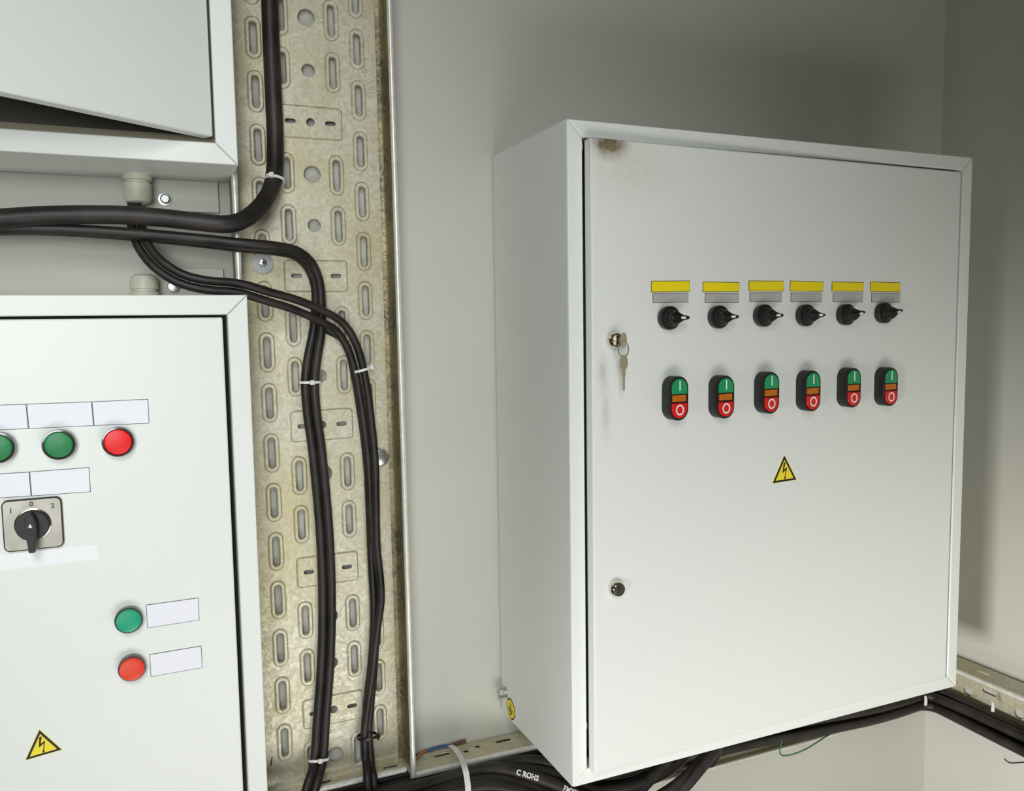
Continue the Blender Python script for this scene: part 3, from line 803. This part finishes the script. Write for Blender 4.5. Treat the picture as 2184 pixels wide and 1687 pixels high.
# horizontal bundle in the back tray
bl = 'black cable in the bundle lying along the back wall tray'
rows = [(-.060, .018, .0085), (-.078, .017, .009), (-.096, .018, .0095), (-.115, .018, .009), (-.134, .018, .0095), (-.153, .018, .009),
        (-.064, .037, .0085), (-.084, .037, .0095), (-.104, .038, .009), (-.124, .037, .009), (-.144, .037, .0095),
        (-.072, .057, .009), (-.094, .058, .0100), (-.116, .058, .0095), (-.137, .058, .009)]
for i, (z, d, r) in enumerate(rows):
    pts = []; ph = random.uniform(0, 6.28)
    x = -1.15
    turns = z < -.110 and d < .05
    xr = .12 + .017 * i                    # where the others rise into the cabinet floor
    x1 = XR - (d + .004)
    while x < (x1 - .05 if turns else xr - .06):
        zz = z
        if turns and x > .45: zz = z - .016 * min(1, (x - .45) / .3)
        pts.append(V((x, -d - .002 * math.sin(x * 7 + ph), zz + .0035 * math.sin(x * 5.3 + ph * 2)))); x += .06
    if turns:
        zt = z - .016
        for q in range(6):
            a = q / 5 * pi / 2
            pts.append(V((x1 - .028 + .028 * math.sin(a), -d - .028 + .028 * math.cos(a), zt)))
        y = -d - .08
        while y > -2.5:
            pts.append(V((x1 + .002 * math.sin(y * 6 + ph), y, zt + .003 * math.sin(y * 5 + ph)))); y -= .08
    else:
        yy = -d - .030
        pts += [V((xr - .02, yy + .012, z + .004)), V((xr, yy, z + .025)), V((xr + .006, yy, -.020)), V((xr + .006, yy, -.0005))]
    cable('bundled_cable', pts, r, bl, 'cable', 'bundle in the horizontal trays', n=12, step=.02)
# cables that leave the tray and rise into the large cabinet
loops = [
 ('black cable with white print CROHS bulging out under the large cabinet corner', .0095, [(560, 1760, -.100), (700, 1728, -.100), (820, 1700, -.095), (930, 1668, -.090), (1020, 1643, -.088), (1075, 1641, -.092), (1120, 1652, -.097), (1165, 1667, -.102), (1210, 1684, -.107), (1270, 1710, -.115), (1350, 1735, -.125), (1430, 1705, -.13), (1500, 1630, -.13), (1545, 1565, -.12), (1560, 1500, -.11)]),
 ('black cable hanging lowest in the outer loop under the large cabinet', .0085, [(760, 1760, -.11), (900, 1706, -.11), (1040, 1676, -.115), (1140, 1700, -.12), (1230, 1725, -.125), (1320, 1728, -.125), (1390, 1706, -.125), (1450, 1668, -.125), (1490, 1628, -.12), (1515, 1590, -.11), (1520, 1520, -.10)]),
 ('black cable in the inner loop directly beneath the cabinet bottom edge', .0085, [(600, 1765, -.09), (760, 1722, -.09), (900, 1680, -.088), (1010, 1656, -.084), (1090, 1640, -.082), (1180, 1650, -.086), (1270, 1686, -.095), (1350, 1676, -.10), (1420, 1646, -.10), (1460, 1612, -.095), (1478, 1565, -.09), (1480, 1500, -.09)]),
 ('black cable with a pale worn patch rising steeply into the cabinet underside', .0095, [(780, 1740, -.10), (920, 1692, -.10), (1060, 1664, -.10), (1200, 1700, -.10), (1290, 1716, -.105), (1350, 1694, -.105), (1390, 1658, -.10), (1425, 1620, -.095), (1440, 1560, -.09), (1442, 1500, -.09)]),
 ('black cable tucked behind the others just under the tray rim', .0080, [(700, 1718, -.072), (860, 1682, -.072), (980, 1654, -.072), (1080, 1627, -.072), (1150, 1622, -.074), (1230, 1645, -.08), (1320, 1650, -.08), (1380, 1625, -.08), (1400, 1570, -.08), (1402, 1500, -.08)]),
 ('black cable sweeping from the bottom edge across the middle of the bundle', .010, [(600, 1790, -.12), (760, 1742, -.118), (900, 1704, -.115), (1020, 1710, -.118), (1120, 1735, -.13), (1230, 1770, -.14)]),
 ('black cable running level below the tray rim near the white strap', .0090, [(560, 1760, -.09), (700, 1736, -.09), (860, 1694, -.088), (960, 1668, -.088), (1060, 1676, -.088), (1170, 1710, -.09), (1280, 1755, -.10)]),
]
LP = {}
for lb, r, pts in loops:
    o, Pp = cable('loop_cable', pix(pts), r, lb); LP[lb] = (o, Pp, r)
# print on the cable
o, Pp, r = LP[loops[0][0]]
def cable_print(txt, px, py, size):
    tgt = ray(px, py).normalized()
    i0 = min(range(2, len(Pp) - 2), key=lambda i: ((Pp[i] - CP).normalized() - tgt).length)
    T = (Pp[i0 + 1] - Pp[i0 - 1]).normalized(); N = (CP - Pp[i0]); N = (N - T * N.dot(T)).normalized(); B = N.cross(T)
    if B.z < 0: B = -B
    vs, fs = text_geo(txt, size, .00015, .0003); out = []
    acc = [0]
    for i in range(1, len(Pp)): acc.append(acc[-1] + (Pp[i] - Pp[i - 1]).length)
    for x, y, z in vs:
        s = acc[i0] + x; j = max(0, min(len(Pp) - 2, next((q for q in range(len(acc) - 1) if acc[q + 1] > s), len(Pp) - 2)))
        u = (s - acc[j]) / (acc[j + 1] - acc[j]); c = Pp[j].lerp(Pp[j + 1], u); Tj = (Pp[j + 1] - Pp[j]).normalized()
        Nj = (N - Tj * N.dot(Tj)).normalized(); Bj = (B - Tj * B.dot(Tj)).normalized()
        a = z / r; out.append(c + (Nj * math.cos(a) + Bj * math.sin(a)) * (r + .0003 - y * .5))
    t = MB().add(out, fs).build('printed_text', WHITEM, None, smooth=False, label='white printed letters'); t.parent = o
cable_print('C ROHS', 1112, 1655, .0105)
cable_print('FMYS', 1208, 1683, .0105)

# ------------------------------------------------------------------ cable ties
def tie(px, py, y, T, ra, rb, label, m=WHITEP, head_ang=-pi / 2 - .3, tail=.0, w=.0036, rot=0):
    c = at(px, py, y); T = V(T).normalized()
    A = V((0, 1, 0)).cross(T).normalized(); B = T.cross(A)
    if A.x < 0: A = -A
    if B.y > 0: B = -B           # B towards the viewer
    e = thing('cable_tie', label, 'cable tie', c, 'cable ties')
    MB().band(c, A, B, T, ra, rb, w, .0010).build('strap', m, e)
    d = A * math.cos(head_ang) + B * math.sin(head_ang); hp = c + A * ra * math.cos(head_ang) + B * rb * math.sin(head_ang) + d * .0028
    q = d.cross(T)
    vs = [hp + d * a * .0026 + T * b_ * .0032 + q * c_ * .0030 for a in (-1, 1) for b_ in (-1, 1) for c_ in (-1, 1)]
    MB().add(vs, [(0, 1, 3, 2), (4, 6, 7, 5), (0, 4, 5, 1), (2, 3, 7, 6), (0, 2, 6, 4), (1, 5, 7, 3)]).build('head', m, e, bevel=.0006)
    if tail:
        MB().tube([hp, hp + q * (-.004) + d * .002, hp + q * (-tail) + d * .003 + T * .002], .0010, 8).build('tail', m, e)
    return e
tie(586, 385, -.040, (-.15, -.3, -1), .0125, .0125, 'white cable tie round the thickest cable at its bend', head_ang=2.0, tail=.006)
tie(661, 815, -.0245, (-.02, 0, -1), .0142, .0082, 'white cable tie round the middle cable pair at the height of the switches', head_ang=1.5, tail=.0)
tie(772, 788, -.0270, (.25, 0, -1), .0128, .0122, 'white cable tie round the right bundle just below its bend', head_ang=.35, tail=.007)
tie(680, 1620, -.031, (-.1, -.3, -1), .0142, .0100, 'white cable tie round the middle cable pair near the tray foot', head_ang=1.6)
tie(783, 1570, -.0285, (0, -.1, -1), .0138, .0128, 'black cable tie round the right bundle near the tray foot', BLACKP, head_ang=.5, tail=.010)
# ties on the right wall tray and at the corner
for (px, py, lb) in ((1974, 1496, 'small white cable tie end at the wall corner under the large cabinet'), (2117, 1508, 'small white cable tie end hanging from the right wall tray')):
    a = at(px, py - 12, -.052) if px < 2000 else atx(px, py - 10, XR - .055); b_ = at(px, py + 8, -.054) if px < 2000 else atx(px, py + 10, XR - .062)
    o = MB().tube([a, (a + b_) / 2 + V((0, -.001, 0)), b_], [.0022, .0030, .0030], 8).build('cable_tie', WHITEP, None); tag(o, lb, 'cable tie', 'cable ties')
# broad strap
spts = [at(960, 1590, -.014), at(970, 1597, -.034), at(982, 1614, -.066), at(990, 1634, -.108), at(995, 1655, -.122), at(998, 1690, -.134), at(990, 1740, -.134)]
P = catmull(spts, .004); R = []
for i, p in enumerate(P):
    t = (P[min(i + 1, len(P) - 1)] - P[max(i - 1, 0)]).normalized(); X = V((1, 0, 0)); X = (X - t * X.dot(t)).normalized(); N = t.cross(X)
    w = .0042; R.append([p - X * w - N * .0006, p + X * w - N * .0006, p + X * w + N * .0006, p - X * w + N * .0006])
o = MB().rings(R).build('cable_strap', WHITEP, None, angle=50); tag(o, 'broad white plastic strap hanging over the horizontal tray rim and cables', 'cable strap')

# ------------------------------------------------------------------ screws and small things
ws = thing('washer_screw', 'large zinc washer with a cross head screw fixing the vertical tray', 'screw', at(560, 561, -.018))
c = at(560, 561, -.0172); zz = (c.x, -.0172, c.z)
MB().lathe([(.0140, -.0005), (.0142, .0003), (.0140, .0016), (.0060, .0016)], zz, n=40).build('washer', STEEL, ws)
MB().lathe([(.0055, .0016), (.0055, .0026), (.0045, .0042), (.0020, .0050)], zz, n=28).build('screw_head', STEEL, ws)
MB().box(zz[0] - .0026, zz[0] + .0026, -.0226, -.0219, zz[2] - .0005, zz[2] + .0005).box(zz[0] - .0005, zz[0] + .0005, -.0227, -.0219, zz[2] - .0026, zz[2] + .0026).build('cross_slot', INK, ws, smooth=False)
def disc(px, py, r, y, name, label, prof=None, cat='screw'):
    c = at(px, py, y); p = prof or [(r, 0), (r, .0015), (r * .8, .0025)]
    o = MB().lathe(p, (c.x, y, c.z), n=32).build(name, STEEL, None); return tag(o, label, cat)
disc(812, 976, .0118, -.0168, 'flat_washer', 'bright round washer half hidden behind the right cable bundle', cat='washer')
disc(352, 425, .0080, -.0068, 'wall_bolt', 'round bolt head fixing the open cabinet lug to the wall', [(.0082, 0), (.0082, .0018), (.0062, .0020), (.0060, .0050), (.0045, .0062)], 'bolt')
disc(371, 611, .0080, -.0068, 'wall_bolt', 'bright round bolt head just above the lower left cabinet', [(.0084, 0), (.0084, .0020), (.0080, .0040), (.0060, .0048)], 'bolt')
# wires
def wire(name, L, r, m, label, x=None):
    pts = [atx(p[0], p[1], x) for p in L] if x else pix(L)
    o, _ = cable(name, pts, r, label, 'wire', m=m, n=10, step=.004); return o
wire('earth_wire', [(1664, 1570, -.040), (1667, 1582, -.045), (1663, 1600, -.05), (1668, 1611, -.05), (1690, 1609, -.05), (1720, 1597, -.05), (1752, 1577, -.045), (1778, 1560, -.035), (1790, 1545, -.030)], .0014, GREENW, 'thin green wire looping below the large cabinet')
wire('blue_wire', [(886, 1612, -.012), (905, 1603, -.012), (925, 1596, -.012), (945, 1591, -.012), (965, 1589, -.010)], .0022, BLUEW, 'short blue wire lying on the horizontal tray beside the vertical tray foot')
wire('brown_wire', [(886, 1618, -.018), (893, 1611, -.018), (902, 1604, -.014), (908, 1601, -.012)], .0026, BROWNW, 'short orange brown wire end at the vertical tray foot')
wire('brown_wire', [(962, 1590, -.011), (980, 1583, -.011), (994, 1580, -.013)], .0028, mat('dark_brown_wire', srgb(96, 62, 44), .5), 'dark brown wire end beside the broad white strap')
wire('thin_wire', [(2142, 1618), (2153, 1627), (2184, 1626), (2240, 1624)], .0009, BLACKC, 'thin black wire bent at its tip on the right wall', x=XR - .0012)
wire('thin_wire', [(590, 1556, -.0112), (584, 1590, -.0112), (578, 1632, -.0155)], .0008, BLACKC, 'thin black wire standing at the left foot of the vertical tray')

# ------------------------------------------------------------------ light
def area(name, loc, target, sx, sy, power, col=(1, 1, 1), spread=180):
    l = bpy.data.lights.new(name, 'AREA'); l.shape = 'RECTANGLE'; l.size = sx; l.size_y = sy; l.energy = power; l.color = col
    l.spread = math.radians(spread)
    o = bpy.data.objects.new(name, l); COL.objects.link(o); o.location = loc
    o.rotation_euler = (V(target) - V(loc)).to_track_quat('-Z', 'Y').to_euler(); return o
area('low_left_key_light', (-.45, -1.6, -.65), (.0, 0, .30), .9, .6, 4.6, (1.0, 1.0, .975), 150)  # added low key light from the left, source unseen
area('low_right_fill_light', (.25, -1.6, -.60), (.1, 0, .30), .8, .6, 3.6, (1.0, 1.0, .965), 150)  # second low fill, added right of centre; no lamp known there
area('low_front_light', (.10, -2.2, -.60), (.35, -.2, .20), .8, .6, .4, (1.0, 1.0, .97), 75)
area('ceiling_lamp_light', (-.75, -1.9, 1.5), (-.35, 0, .0), .6, .6, 2.3, (.97, .99, 1.0), 70)
area('left_cabinet_fill_light', (-1.15, -2.7, .80), (-.78, 0, .72), .9, .9, 4.3, (.93, .98, 1.0), 60)  # added front fill for the left cabinets and the gap between; no window known
area('right_wall_fill_light', (-2.25, -1.75, -.05), (.96, -.5, -.25), .45, .45, 4.0, (1.0, .995, .99), 34)  # added narrow beam to brighten the lower right wall, source unseen
w = bpy.data.worlds.new('world'); SC.world = w; w.use_nodes = True
w.node_tree.nodes['Background'].inputs[0].default_value = (.8, .85, .9, 1); w.node_tree.nodes['Background'].inputs[1].default_value = .2
SC.view_settings.view_transform = 'Standard'; SC.view_settings.look = 'None'; SC.view_settings.gamma = 1
SC.view_settings.use_curve_mapping = False; SC.view_settings.exposure = 0
